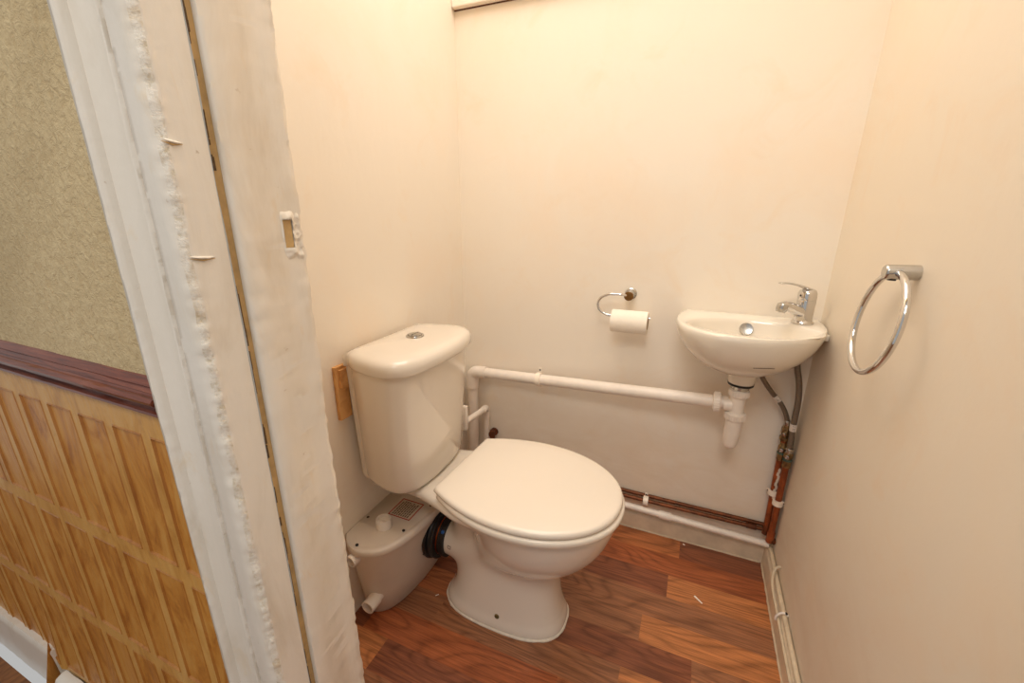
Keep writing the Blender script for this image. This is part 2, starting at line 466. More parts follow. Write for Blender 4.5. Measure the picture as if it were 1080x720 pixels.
lin = [(XJ-.03, -1.0855), (XJ-.004, -1.0855), (XJ-.001, -1.084), (XJ, -1.080), (XJ, -1.058), (XJ-.0012, -1.0565), (XJ-.0012, -1.038),
       (XJ-.0025, -1.0365), (XJ-.0025, -1.018), (XJ-.003, -1.006), (XJ-.004, -.999), (XJ-.009, YI), (XJ-.03, YI)]
def jit_l(i, z):
    if i in (9, 10, 11): return (rough(i+400, z, .0015), rough(i+430, z, .0035)+(.004*max(0, (.9-z)) if i == 11 else 0))
    if i in (2, 3): return (rough(i+400, z, .0008), rough(i+430, z, .0015))
    if 5 <= i <= 8: return (rough(i+400, z, .0003), rough(i+430, z, .0018))
    return (0, 0)
bm = B(); grid_board(bm, lin, 0, 2.05, 420, jit_l)
struct('trim_9', bm, 'paint', 'white painted door lining with a filled latch recess', 'door frame', smooth=60)
# latch recess and the filler round it
t = thing('latch_recess', 'old latch hole with rough filler in the white door lining', 'latch hole', (XJ, -1.02, 1.10))
bm = B(); box(bm, XJ-.012, XJ-.0021, -1.0255, -1.0145, 1.086, 1.118); obj('recess', bm, 'bare', t, 'bare brown latch hole', 0)
bm = B(); NY, NZ = 22, 40; Gv = {}
for a in range(NY+1):
    for b_ in range(NZ+1):
        y = -1.033+.042*a/NY; z = 1.066+.066*b_/NZ
        e = min(a, NY-a)/6; e2 = min(b_, NZ-b_)/6; m_ = min(1, e, e2)
        hole = max(0, 1-max(abs(y+1.020)/.0058, abs(z-1.102)/.0165)); lip = math.exp(-((max(abs(y+1.020)/.0058, abs(z-1.102)/.0165)-1.25)/.35)**2)
        n_ = .5*nz_(900+a//2, z, .006)+.5*nz_(1000+b_//2, y, .006)+.5*nz_(1100+a//5, z, .016)
        Gv[a, b_] = bm.verts.new((XJ-.0048-max(0, y+1.002+.002*nz_(1200, z, .01))*1.2+m_*(.0022+.0015*n_)+.0022*lip-(.02 if hole > .02 else 0), y, z))
for a in range(NY):
    for b_ in range(NZ):
        q4 = [Gv[a, b_], Gv[a+1, b_], Gv[a+1, b_+1], Gv[a, b_+1]]
        if all(v.co.x > XJ-.009 for v in q4): bm.faces.new(q4)
bmesh.ops.delete(bm, geom=[v for v in bm.verts if not v.link_faces], context='VERTS')
obj('filler', bm, 'paint', t, None, 80)
# gouges in the lining
for k, (z, y0, y1) in enumerate([(1.189, -1.140, -1.122), (1.0845, -1.137, -1.113)]):
    bm = B(); tube(bm, [(XJ+.0002, y0, z+.001), (XJ+.0010, y0*.66+y1*.34, z-.0004), (XJ+.0008, y0*.3+y1*.7, z-.0012), (XJ-.0002, y1, z-.001)], lambda s: .0012*math.sin(PI*min(.97, max(.03, s)))+.0002, 8)
    struct('trim_%d' % (10+k), bm, 'paint', ('upper' if k == 0 else 'lower')+' paint ridge across the flat of the door frame', 'paint ridge', 60)
    bm = B(); tube(bm, [(XJ+.0004, y0, z-.001), (XJ+.0006, (y0+y1)/2, z-.0032), (XJ, y1, z-.0022)], lambda s: .0007*math.sin(PI*min(.97, max(.03, s)))+.0002, 6)  # sliver drawn for the small dark shadow along the crack
    struct('trim_%d' % (12+k), bm, 'bare', ('upper' if k == 0 else 'lower')+' crack and its shadow drawn as a sliver below a paint ridge on the door frame', 'crack', 60)

# hall: dado rail, embossed panelling, skirting
prof = [(YH, .884), (-1.133, .884), (-1.137, .887), (-1.137, .891), (-1.131, .894), (-1.129, .8985), (-1.133, .902), (-1.139, .9035), (-1.144, .9065), (-1.1455, .911), (-1.143, .914),
        (-1.138, .9155), (-1.1365, .918), (-1.1375, .9195), (-1.1355, .922), (-1.1335, .9235), (-1.1345, .926), (-1.131, .929), (-1.129, .932), (YH, .934)]
bm = B(); loft(bm, [[Vector((x, y, z+rn.uniform(-.0004, .0004))) for y, z in prof] for x in [-1.9+2.126*i/90 for i in range(91)]])
struct('trim_14', bm, 'mahogany', 'dark mahogany moulded dado rail above the orange panelling', 'dado rail', smooth=35)

t = thing('wall_panelling', 'orange wood effect embossed panelling under the dark dado rail', 'panelling', (-.5, YH-.002, .1))
PX, PZ = .087, .250
def yb(x, z):             # the sheet has come away and bulges at its foot
    a = math.exp(-((x+.47)/.025)**2)*max(0, (.26-z)/.2)
    b = .003/(1+math.exp(-(x+.47)/.012))*max(0, min(1, (.24-z)/.12))
    return YH-.0065-.012*a-b
bmF = B()
def q(bm, pts, mi):
    bm.faces.new([bm.verts.new((x, yb(x, z)+d, z)) for x, z, d in pts]).material_index = mi
x = .165+PX
cols = [.165-PX*k for k in range(0, 20)]
rails = [.862, .617, .357, .100]
for k, xc in enumerate([.165+PX]+cols):
    xl = xc-PX
    for a, b_ in zip(rails, rails[1:]):
        sw = .0095; rw = .013
        X = [xl, xl+sw, xl+sw+.0016, xl+sw+.0036, xc-sw-.0036, xc-sw-.0016, xc-sw, xc]
        zt, zb = a, b_
        nz = 6
        Z = [zb, zb+rw, zb+rw+.002, zb+rw+.0045]+[zb+rw+.0045+(zt-zb-2*rw-.009)*j/nz for j in range(1, nz)]+[zt-rw-.0045, zt-rw-.002, zt-rw, zt]
        for i in range(7):
            for j in range(len(Z)-1):
                def dep(ii, jj):
                    m = min(ii, 7-ii, min(jj, len(Z)-1-jj)); return (0, 0, .0, .0038)[min(3, m)] if m < 3 else .0038
                def bd(ii, jj):
                    m = min(ii, 7-ii, jj, len(Z)-1-jj); return {0: 0, 1: 0, 2: -.0010}.get(m, .0020)
                mcell = min(i, 6-i, j, len(Z)-2-j)
                mi = {0: 1, 1: 2, 2: 2}.get(mcell, 0)
                q(bmF, [(X[i], Z[j], bd(i, j)), (X[i+1], Z[j], bd(i+1, j)), (X[i+1], Z[j+1], bd(i+1, j+1)), (X[i], Z[j+1], bd(i, j+1))], mi)
    q(bmF, [(xl, .862, 0), (xc, .862, 0), (xc, .886, 0), (xl, .886, 0)], 1)
bmesh.ops.remove_doubles(bmF, verts=bmF.verts, dist=.00005)
bmesh.ops.delete(bmF, geom=[v for v in bmF.verts if v.co.x < -1.5 or v.co.x > .262], context='VERTS')
obj('panel_sheet', bmF, ['panel_field', 'panel_rail', 'panel_bead'], t, smooth=25)
bm = B()                  # the curled loose edge of the sheet
edge = []
for j in range(9):
    z = .015+.15*j/8; c = (1-j/8)
    edge.append([Vector((-.492+.030*c*math.sin(u*1.1), YH-.012-.020*c+.020*c*math.cos(u*PI*.6)-.006*c*u, z)) for u in (0, .25, .5, .75, 1, 1.3, 1.6)])
R_ = [[bm.verts.new(p) for p in L] for L in edge]
for a, b_ in zip(R_, R_[1:]):
    for k in range(6): bm.faces.new((a[k], a[k+1], b_[k+1], b_[k]))
bmesh.ops.solidify(bm, geom=list(bm.faces), thickness=.002)
obj('loose_edge', bm, 'panel_rail', t, 'curled loose lower edge of the panelling', 60)

hp = [(0, 0), (.020, 0), (.020, .118), (.019, .130), (.015, .137), (0, .137)]
skirt('baseboard_hall', hp, (-1.9, YH, .0), (-.487, YH, .0), 'paint', 'white skirting board below the panelling, ending at the curled edge')
skirt('baseboard_hall_2', [(0, 0), (.024, 0), (.024, .085), (.020, .093), (.008, .098), (0, .098)], (-.447, YH-.012, 0), (.236, YH-.012, 0), 'paint', 'short white skirting block behind the curled panelling edge')

# ------------------------------------------------------------------ toilet
YT = -.48
T = thing('toilet', 'cream close coupled toilet with its lid closed beside the pump', 'toilet', (.39, YT, 0))
def ring(x0, x1, hy, z, n=2.4): return sup((x0+x1)/2, YT, (x1-x0)/2, hy, z, n)
def egg(x0, xm, x1, hr, hy, z, k=72, n=2.1, cy=YT, rot=0, piv=.25):
    """rear straight-ish with half width hr at x0, widest hy at xm, round nose at x1"""
    out = []; K = k//2
    half = []
    for i in range(K//2+1):
        a = PI/2*i/(K//2); half.append((xm+(x1-xm)*math.cos(a)**(2/n), hy*math.sin(a)**(2/n)))
    m = K-K//2
    for i in range(1, m+1):
        s = i/m; half.append((xm-(xm-x0)*s, hy-(hy-hr)*s**2.0))
    pts = half+[(x, -y) for x, y in half[::-1]][:-1]
    c, s_ = math.cos(rot), math.sin(rot)
    for x, y in pts:
        dx = x-piv
        out.append(Vector((piv+dx*c-y*s_, cy+dx*s_+y*c, z)))
    return out
bm = B()
loft(bm, [ring(.205, .577, .104, 0, 2.7), ring(.208, .575, .103, .018, 2.7), ring(.224, .566, .096, .04, 2.6), ring(.245, .556, .088, .10, 2.5), ring(.262, .552, .082, .16, 2.4),
          ring(.268, .560, .083, .195, 2.3), ring(.272, .585, .100, .215, 2.2), ring(.300, .618, .122, .24, 2.1), ring(.310, .648, .144, .275, 2.1), ring(.305, .674, .162, .315, 2.1),
          ring(.290, .690, .173, .36, 2.15), ring(.268, .699, .180, .395, 2.2), ring(.268, .701, .181, .412, 2.2), ring(.274, .695, .175, .418, 2.2)])
def shelf(z, k=1.0, fr=.34):
    hw = [(.020, .100), (.035, .112), (.10, .115), (.18, .122), (.25, .143), (.31, .168), (fr+.05, .178)]
    a = [Vector((x, YT-w*k, z)) for x, w in hw]; b_ = [Vector((x, YT+w*k, z)) for x, w in hw[::-1]]
    return a+b_
loft(bm, [shelf(.362, .80), shelf(.376, .93), shelf(.388, 1), shelf(.406, 1), shelf(.412, .985)])
# outlet horn and the column behind the bowl that carries it
loft(bm, [ring(.232, .46, .074, .08, 2.2), ring(.228, .46, .072, .20, 2.2), ring(.222, .46, .072, .28, 2.2), ring(.205, .46, .080, .35, 2.2), ring(.18, .46, .095, .39, 2.2)])
tube(bm, spline([(.37, YT, .235), (.315, YT, .205), (.262, YT, .182), (.215, YT, .175), (.185, YT, .174)], 5), lambda s: .090-.036*min(1, s*1.3), 28)
pan = obj('pan', bm, 'ceramic', T, smooth=0)
mod = pan.modifiers.new('r', 'REMESH'); mod.mode = 'VOXEL'; mod.voxel_size = .0055
dg = bpy.context.evaluated_depsgraph_get(); me2 = bpy.data.meshes.new_from_object(pan.evaluated_get(dg))
pan.modifiers.clear(); pan.data = me2
bs = bmesh.new(); bs.from_mesh(me2)
for it in range(55):
    lim = .012 if it < 8 else .05
    bmesh.ops.smooth_vert(bs, verts=[v for v in bs.verts if v.co.z > lim and (v.co.x+.39 > .20 or it < 12 or v.co.z > .3)], factor=.5, use_axis_x=True, use_axis_y=True, use_axis_z=True)
bs.to_mesh(me2); bs.free()
for p in me2.polygons: p.use_smooth = True
if not me2.materials: me2.materials.append(M['ceramic'])
rn = random.Random(3)
bm = B(); loop = [p+Vector((0, 0, .002)) for p in ring(.2055, .5765, .1035, 0, 2.7)]
rs = [rn.uniform(.0028, .0052) for _ in range(64)]
tube(bm, loop, lambda s: rs[int(s*63)], 8, closed=True)
obj('sealant_bead', bm, 'sealant', T, 'rough white sealant line round the foot', 60)
# screw in the side of the foot
pb = BVHTree.FromObject(pan, dg) if False else None
bmt = bmesh.new(); bmt.from_mesh(pan.data); bvh = BVHTree.FromBMesh(bmt)
O_ = Vector((.39, YT, 0))
def on_pan(x, z, y0=-1.2):
    h = bvh.ray_cast(Vector((x, y0, z))-O_, Vector((0, 1, 0))); return h[0]+O_, h[1]
p, n = on_pan(.403, .045)
bm = B(); lathe(bm, p-n*.001, n, [(.007, 0), (.007, .002), (.0055, .0032), (.0035, .0034), (.003, .0015)], 20)
obj('fixing_screw', bm, 'screw', pan, 'tarnished fixing screw low on the foot')
p, n = on_pan(.232, .185)
bm = B()
d_, u_, v_ = frame_of(n)
for a, b_, w, h in ((-.005, -.002, .0022, .012), (.001, .004, .009, .0022), (.001, -.005, .009, .0022), (.006, 0, .0022, .008)):
    c = p+u_*a+v_*b_
    vs = [bm.verts.new(c+u_*sx*w/2+v_*sy*h/2+n*.0006) for sx, sy in ((-1, -1), (1, -1), (1, 1), (-1, 1))]; bm.faces.new(vs)
obj('moulded_mark', bm, 'ink', pan, 'small dark mark beside the outlet', 0)
bmt.free()
# seat and lid
RT = math.radians(-2.5)
SE = dict(cy=YT-.004, rot=RT, piv=.25)
bm = B()
def eg(z, d=0, x0=.262, x1=.710, hr=.138, hy=.194): return egg(x0+d, .455, x1-d, hr-d, hy-d, z, **SE)
loft(bm, [eg(.418, .008), eg(.4185, .003), eg(.424, 0), eg(.432, 0), eg(.436, .003), eg(.4365, .008)])
obj('seat', bm, 'seat', T, smooth=50)
bm = B()
LE = dict(x0=.256, x1=.704, hr=.139, hy=.191)
loft(bm, [eg(.4380, .009, **LE), eg(.4382, .004, **LE), eg(.441, .0008, **LE), eg(.446, 0, **LE), eg(.4515, .0015, **LE), eg(.4545, .005, **LE), eg(.456, .011, **LE), eg(.4572, .04, **LE), eg(.4580, .09, **LE)])
lid = obj('seat_lid', bm, 'seat', T, smooth=50)
for s in (-1, 1):
    bm = B(); c = (.262, YT-.004+s*.10, .430)
    cyl(bm, (c[0], c[1]-.022, c[2]), (c[0], c[1]+.022, c[2]), .0085, 20, .002)
    box(bm, c[0]-.008, c[0]+.012, c[1]-.010, c[1]+.010, .411, .428, .002)
    obj('hinge', bm, 'seat', T)
# cistern
YC = YT-.014
CO = [(.012, .128), (.028, .150), (.058, .168), (.098, .180), (.138, .186), (.172, .179), (.200, .150), (.217, .085)]
def cis(z, k=1.0, dx=0.0, inset=0.0):
    """cistern outline at height z: k scales the width, dx moves the front, inset draws the whole edge in"""
    L = [(.018+(x-.012)*(1+dx/.21)+(inset if i == 0 else 0)*0, max(.02, y*k)) for i, (x, y) in enumerate(CO)]
    L = [(x+(inset if x < .03 else 0), y) for x, y in L]
    xf = .018+.2105*(1+dx/.21)
    pts = [Vector((x, YC-y, z)) for x, y in L]+[Vector((xf, YC, z))]+[Vector((x, YC+y, z)) for x, y in L[::-1]]
    out = spline(pts, 5, closed=True)
    if inset:
        c = Vector((.115, YC, z))
        out = [c+(p-c)*max(.05, 1-inset/max(.02, (p-c).length)) for p in out]
    return out
bm = B()
loft(bm, [cis(.414, .84, -.022, .022), cis(.416, .84, -.022, .010), cis(.423, .84, -.022, .003), cis(.436, .845, -.021), cis(.55, .885, -.015), cis(.66, .925, -.009), cis(.768, .96, -.004)])
cist = obj('cistern', bm, 'ceramic', T, smooth=60)
bm = B()
loft(bm, [cis(.760, .96, -.004), cis(.758, .99, .006), cis(.760, 1.005, .010), cis(.764, 1.012, .012), cis(.776, 1.014, .012), cis(.786, 1.01, .010), cis(.793, 1.0, .008, .004), cis(.7975, 1.0, .006, .011), cis(.800, 1.0, .006, .022), cis(.8015, 1, .006, .05), cis(.802, 1, .006, .1)])
cl = obj('cistern_lid', bm, 'ceramic', cist, smooth=60)
bm = B(); lathe(bm, (.118, YT+.002, .8010), (0, 0, 1), [(.024, 0), (.024, .003), (.0225, .005), (.020, .0055), (.0195, .004), (.0185, .004), (.018, .0075), (.012, .0092), (.004, .0095)], 40)
box(bm, .117, .119, YT-.016, YT+.02, .8105, .8112)
obj('flush_button', bm, 'satin', cist, 'round chrome dual flush button')
# overflow spigot plate on the far side of the cistern
bm = B(); box(bm, .118, .170, -.306, -.290, .436, .522, .003); cyl(bm, (.145, -.30, .449), (.145, -.275, .447), .016, 20, .002)
obj('inlet_cover', bm, 'plastic', cist, 'white plastic cover on the far side')

# timber behind the cistern
t = thing('wooden_batten', 'pale timber batten fixed to the wall behind the cistern', 'timber batten', (.01, YT, .61))
bm = B(); box(bm, .001, .0125, -.667, -.628, .614, .758, .001); obj('upright', bm, 'pine', t, smooth=0)
bm = B(); box(bm, .0128, .0215, -.660, -.31, .70, .750, .001); obj('packing_block', bm, 'pine', t, smooth=0)

# ------------------------------------------------------------------ macerator pump
P_ = thing('macerator_pump', 'grey white box shaped macerator pump on the floor behind the toilet', 'pump', (.07, YT, 0))
def pumpring(z, s=0.0, k=0.0):
    """s 0 = floor outline, 1 = lid outline; k grows it"""
    lo = [(.001, .168), (.028, .186), (.062, .189), (.092, .160), (.109, .105), (.117, .04)]
    hi = [(.001, .206), (.028, .234), (.068, .243), (.118, .222), (.150, .170), (.168, .085)]
    pts = [(a[0]*(1-s)+b_[0]*s, a[1]*(1-s)+b_[1]*s) for a, b_ in zip(lo, hi)]
    pts = [(max(.001, x+(k if x > .01 else 0)), y+k) for x, y in pts]
    xf = .118*(1-s)+.171*s+k
    L = [Vector((x, YT-y, z)) for x, y in pts]+[Vector((xf, YT, z))]+[Vector((x, YT+y, z)) for x, y in pts[::-1]]
    out = []
    sp_ = spline(L, 4)
    return [Vector((max(.001, p.x), p.y, p.z)) for p in sp_]
bm = B(); loft(bm, [pumpring(.001, 0, -.004), pumpring(.006, .02), pumpring(.09, .34), pumpring(.18, .66), pumpring(.258, .93)])
tank = obj('tank', bm, 'pump', P_, smooth=50)
bm = B(); loft(bm, [pumpring(.255, .95, -.002), pumpring(.256, 1, .003), pumpring(.262, 1, .005), pumpring(.274, 1, .005), pumpring(.2785, 1, .002), pumpring(.279, 1, -.006), pumpring(.2775, 1, -.0085), pumpring(.2775, 1, -.012), pumpring(.2795, 1, -.02), pumpring(.2805, 1, -.05)])
plid = obj('pump_lid', bm, 'pump', P_, smooth=50)
bm = B(); c = (.080, -.628)
lathe(bm, (c[0], c[1], .279), (0, 0, 1), [(.0208, 0), (.0208, .027), (.0198, .029), (.0175, .029), (.0168, .020), (.004, .019)], 40)
box(bm, c[0]-.013, c[0]+.013, c[1]-.0018, c[1]+.0018, .297, .3055, .001)
obj('filler_cap', bm, 'plastic', plid, 'round white screw cap')
for x, y in ((.012, -.615), (.139, -.618), (.058, -.711), (.150, -.50)):
    bm = B(); lathe(bm, (x, y, .2785), (0, 0, 1), [(.0042, 0), (.0042, .0022), (.003, .0026)], 14); obj('lid_screw', bm, 'black', plid)
bm = B(); z = .2812
box(bm, .058, .129, -.580, -.508, .2795, z)
lab = obj('warning_label', bm, 'label', plid, 'square warning label with a red border', 0)
bm = B(); w = .003
for a in ((.056, .131, -.582, -.582+w), (.056, .131, -.509, -.509+w), (.056, .056+w, -.582, -.506), (.131-w, .131, -.582, -.506)): box(bm, *a, z, z+.0003)
for f in bm.faces: f.material_index = 0
rn = random.Random(21)
for i in range(8):
    x = .0655+.0072*i; y = -.575
    while y < -.520:
        L = rn.uniform(.004, .011); box(bm, x, x+.0036, y, min(y+L, -.514), z, z+.0003, mi=1); y += L+.0022
obj('label_print', bm, ['red', 'ink'], plid, 'red border and small dark print', 0)
# dark scribbled marks by the pan
for a, b_ in (((.052, -.478), (.060, -.470)), ((.090, -.455), (.094, -.445)), ((.098, -.47), (.11, -.468))):
    bm = B(); tube(bm, [(a[0], a[1], .2812), (b_[0], b_[1], .2812)], .0008, 6)
    obj('moulded_mark', bm, 'ink', plid, 'small dark mark on the lid', 0)
# rubber boot to the pan outlet
bm = B(); z = .174
lathe(bm, (.128, YT, z), (1, 0, 0), [(.060, 0), (.064, .004), (.074, .006), (.077, .010), (.077, .014), (.070, .016), (.069, .020), (.078, .022), (.080, .027), (.078, .033), (.070, .035), (.068, .040), (.074, .042), (.075, .050), (.072, .053), (.060, .055), (.059, .064), (.062, .066), (.0635, .072), (.062, .080), (.056, .082)], 48)
bt = obj('rubber_connector', bm, 'rubber', P_, 'black ribbed rubber connector to the toilet outlet', 35)
bm = B(); lathe(bm, (.1845, YT, z), (1, 0, 0), [(.0595, 0), (.0605, 0), (.0605, .004), (.0595, .004)], 48); obj('hose_clip', bm, 'copper', bt, 'coppery metal hose clip')
bm = B(); lathe(bm, (.128, YT, z), (1, 0, 0), [(.079, -.010), (.082, -.004), (.082, .002), (.078, .003)], 48); obj('socket_ring', bm, 'satin', bt, 'bright ring where it meets the pump')
bm = B(); box(bm, .201, .209, YT-.050, YT-.041, z+.044, z+.052, .0015); obj('clip_screw', bm, 'blue', bt, 'small blue clip block')
# outlets at the near end
bm = B(); lathe(bm, (.056, -.690, .243), (-.1, -1, -.05), [(.0165, 0), (.0165, .045), (.0135, .045), (.0135, .025), (.003, .025)], 28)
obj('outlet_stub', bm, 'plastic', P_, 'short white pipe stub near the lid')
bm = B(); lathe(bm, (.074, -.650, .079), (0, -1, -.04), [(.0165, 0), (.0165, .030), (.0195, .032), (.0195, .068), (.0160, .068), (.0160, .045), (.003, .045)], 28)
obj('outlet_spout', bm, 'plastic', P_, 'white open ended pipe near the floor')

# ------------------------------------------------------------------ wash basin
rim = [(.786, -.001), (.772, -.055), (.767, -.12), (.776, -.182), (.806, -.238), (.865, -.275), (.935, -.284), (1.000, -.272), (1.060, -.236), (1.106, -.180), (1.130, -.122), (1.138, -.06), (1.1375, -.001)]
BZ = .840
def rimloop(z, s, cx=.955, cy=-.115, keep=True):
    pts = spline([Vector((x, y, 0)) for x, y in rim], 5)
    back = [Vector((rim[-1][0]+(rim[0][0]-rim[-1][0])*i/14, -.001, 0)) for i in range(1, 14)]
    out = []
    for p in pts+back:
        q_ = Vector((cx+(p.x-cx)*s, cy+(p.y-cy)*s, z))
        if keep and p.y > -.0015: q_.y = -.001
        out.append(Vector((min(q_.x, 1.138), min(q_.y, -.001), q_.z)))
    return out
Bn = thing('wash_basin', 'small white ceramic wash basin fixed in the corner', 'basin', (.955, 0, .7))
bm = B()
outer = [(.693, .12), (.694, .18), (.698, .27), (.708, .41), (.724, .58), (.744, .73), (.768, .855), (.794, .94), (.815, .985), (.826, 1.0), (.835, .998), (.8395, .985), (BZ, .965)]
loops = [rimloop(z, s, keep=s > .5) for z, s in outer]
rings = loft(bm, loops, cap1=False)
# inner bowl
n = len(rings[-1])
ic, iax = Vector((.953, -.158, 0)), (.160, .095)
def inner(z, s, sy=None):
    L = []
    for p in loops[-1]:
        # same angular order as the rim
        a = math.atan2((p.y+.150)/.125, (p.x-.953)/.175)
        L.append(Vector((ic.x+iax[0]*s*math.cos(a), ic.y+.004*(1-s)+iax[1]*(sy or s)*math.sin(a), z)))
    return L
prev = rings[-1]
for z, s in ((.8392, 1.02), (.836, .985), (.826, .955), (.805, .90), (.78, .80), (.757, .62), (.742, .40), (.736, .18)):
    cur = [bm.verts.new(p) for p in inner(z, s)]
    for k in range(n): bm.faces.new((prev[k], prev[(k+1) % n], cur[(k+1) % n], cur[k]))
    prev = cur
bm.faces.new(prev)
bowl = obj('bowl', bm, 'ceramic_w', Bn, smooth=55)
bm = B(); lathe(bm, (.957, -.112, .715), (0, 0, -1), [(.046, 0), (.039, .015), (.036, .025), (.034, .048), (.031, .052)], 40)
obj('waste_spigot', bm, 'ceramic_w', Bn, None, 50)
# overflow cover on the back of the bowl
bm = B(); lathe(bm, (.952, -.0725, .812), (0, -.92, .38), [(.0175, -.004), (.0175, .003), (.0165, .0045), (.012, .0035), (.003, .003)], 32)
obj('overflow_cover', bm, 'satin', Bn, 'round chrome overflow cover')
bm = B(); box(bm, 1.126, 1.1395, -.112, -.085, .808, .826, .004); obj('fixing_lug', bm, 'ceramic_w', Bn, 'small lug against the side wall', 50)
# maker's stamp: a short broken dark line, too small to read
bmt = bmesh.new(); bmt.from_mesh(bowl.data); bv = BVHTree.FromBMesh(bmt); off = Vector((.955, 0, .7))
bm = B(); rn = random.Random(2); x = .962
while x < 1.010:
    w = rn.uniform(.002, .0042); z = .757+.0012*math.sin((x-.962)*65)
    h = bv.ray_cast(Vector((x, -.6, z))-off, Vector((0, 1, 0)))
    if h[0]:
        p, n_ = h[0]+off, h[1]
        if n_.y > 0: n_ = -n_
        d_, u_, v_ = frame_of(n_)
        for sx, w2, h2 in ((0, .0014, .0046), (w*.5, w*.8, .0018), (w*.45, .0014, .0042)):
            c = p+Vector((sx, 0, 0))+n_*.0006; hx = Vector((1, 0, 0)); hx = (hx-n_*hx.dot(n_)).normalized(); vz = n_.cross(hx)
            bm.faces.new([bm.verts.new(c+hx*a*w2/2+vz*b_*h2/2) for a, b_ in ((-1, -1), (1, -1), (1, 1), (-1, 1))])
    x += w+.0012
obj('maker_stamp', bm, 'ink', Bn, 'tiny dark maker stamp under the rim', 0)
bmt.free()

# mixer tap
Tp = thing('mixer_tap', 'chrome lever mixer tap on the corner of the basin', 'tap', (1.083, -.062, BZ))
c = Vector((1.083, -.062, BZ))
dr = Vector((-.80, -.60, 0)).normalized()
bm = B(); lathe(bm, c-Vector((0, 0, .001)), (0, 0, 1), [(.0255, 0), (.0265, .002), (.0265, .006), (.024, .009), (.022, .011)], 36); obj('base_ring', bm, 'chrome', Tp)
bm = B(); lathe(bm, c+Vector((0, 0, .009)), (0, 0, 1), [(.0215, 0), (.0215, .03), (.022, .05), (.022, .056), (.0205, .058)], 36); body = obj('body', bm, 'chrome', Tp)
bm = B()
path = spline([c+Vector((0, 0, .030))+dr*.004, c+dr*.03+Vector((0, 0, .040)), c+dr*.050+Vector((0, 0, .048)), c+dr*.068+Vector((0, 0, .053)), c+dr*.078+Vector((0, 0, .050))], 6)
tube(bm, path, lambda s: .0175-.006*min(1, s*1.5), 20); sp_o = obj('spout', bm, 'chrome', Tp)
bm = B(); e = c+dr*.075+Vector((0, 0, .053)); lathe(bm, e, dr*.25+Vector((0, 0, -1)), [(.0125, -.004), (.0135, 0), (.0135, .012), (.012, .014), (.011, .018), (.009, .018), (.0085, .012)], 28); obj('aerator', bm, 'satin', sp_o)
bm = B(); lathe(bm, c+Vector((0, 0, .067)), (0, 0, 1)+dr*0 if False else Vector((-.06, -.05, 1)), [(.0222, 0), (.0225, .006), (.022, .016), (.0185, .024), (.010, .0285), (.002, .0295)], 36)
lev = obj('lever_cap', bm, 'chrome', Tp)
bm = B()
lp = spline([c-dr*.012+Vector((0, 0, .088)), c+dr*.012+Vector((0, 0, .0975)), c+dr*.045+Vector((0, 0, .107)), c+dr*.075+Vector((0, 0, .1125)), c+dr*.098+Vector((0, 0, .113))], 6)
sd = dr.cross(Vector((0, 0, 1))); loops_ = []
for i, p in enumerate(lp):
    s = i/(len(lp)-1); hw = .0145-.007*s; th = .0052-.0035*s
    if i in (0, len(lp)-1): hw *= .6; th *= .5
    loops_.append([p+sd*hw*math.cos(2*PI*k/16)+Vector((0, 0, 1))*th*math.sin(2*PI*k/16) for k in range(16)])
loft(bm, loops_); obj('lever', bm, 'chrome', lev, 'long thin lever handle', 60)
bm = B(); p = c+Vector((0, 0, .078))+dr*.0205; lathe(bm, p, dr, [(.0028, 0), (.0028, .0025), (.002, .003)], 12); obj('temperature_dot', bm, 'black', lev)

# bottle trap
Tr = thing('bottle_trap', 'white plastic bottle trap hanging below the basin', 'waste trap', (.957, -.112, .46))
c = Vector((.957, -.112, 0))
tx = Vector((-.004, .0, 0))
bm = B(); lathe(bm, c+Vector((0, 0, .668)), (0, 0, -1), [(.033, 0), (.0345, .002), (.0335, .008), (.026, .011)], 36); obj('gasket', bm, 'rubber', Tr, 'black rubber gasket')
bm = B(); lathe(bm, c+Vector((0, 0, .658)), (0, 0, -1), [(.024, 0), (.024, .010), (.021, .011), (.021, .02)], 36); obj('waste_tail', bm, 'satin', Tr, 'threaded metal waste tail')
def ribnut(bm, p, d, r, L, ribs=24):
    lathe(bm, p, d, [(r*.86, 0), (r, L*.12), (r, L*.85), (r*.9, L)], 48)
    d_, u_, v_ = frame_of(d)
    for k in range(ribs):
        a = 2*PI*k/ribs; q_ = Vector(p)+(u_*math.cos(a)+v_*math.sin(a))*r
        cyl(bm, q_+d_*L*.15, q_+d_*L*.82, .0014, 6)
bm = B(); ribnut(bm, c+Vector((0, 0, .645)), (0, 0, -1), .0265, .022); obj('collar_nut', bm, 'plastic', Tr)
bm = B(); lathe(bm, c+Vector((0, 0, .626)), (0, 0, -1), [(.0195, 0), (.0195, .064)], 32)
lathe(bm, c+Vector((-.012, 0, .592)), (-1, .05, -.05), [(.018, 0), (.018, .022)], 24); obj('body', bm, 'plastic', Tr)
bm = B(); ribnut(bm, c+Vector((0, 0, .573)), (0, 0, -1), .0275, .024); obj('collar_nut', bm, 'plastic', Tr)
bm = B(); lathe(bm, c+Vector((0, 0, .551)), (-.03, 0, -1), [(.0235, 0), (.0225, .04), (.0205, .068), (.0198, .072), (.019, .082), (.015, .091), (.008, .096), (.002, .097)], 36); obj('bottle', bm, 'plastic', Tr, None, 60)

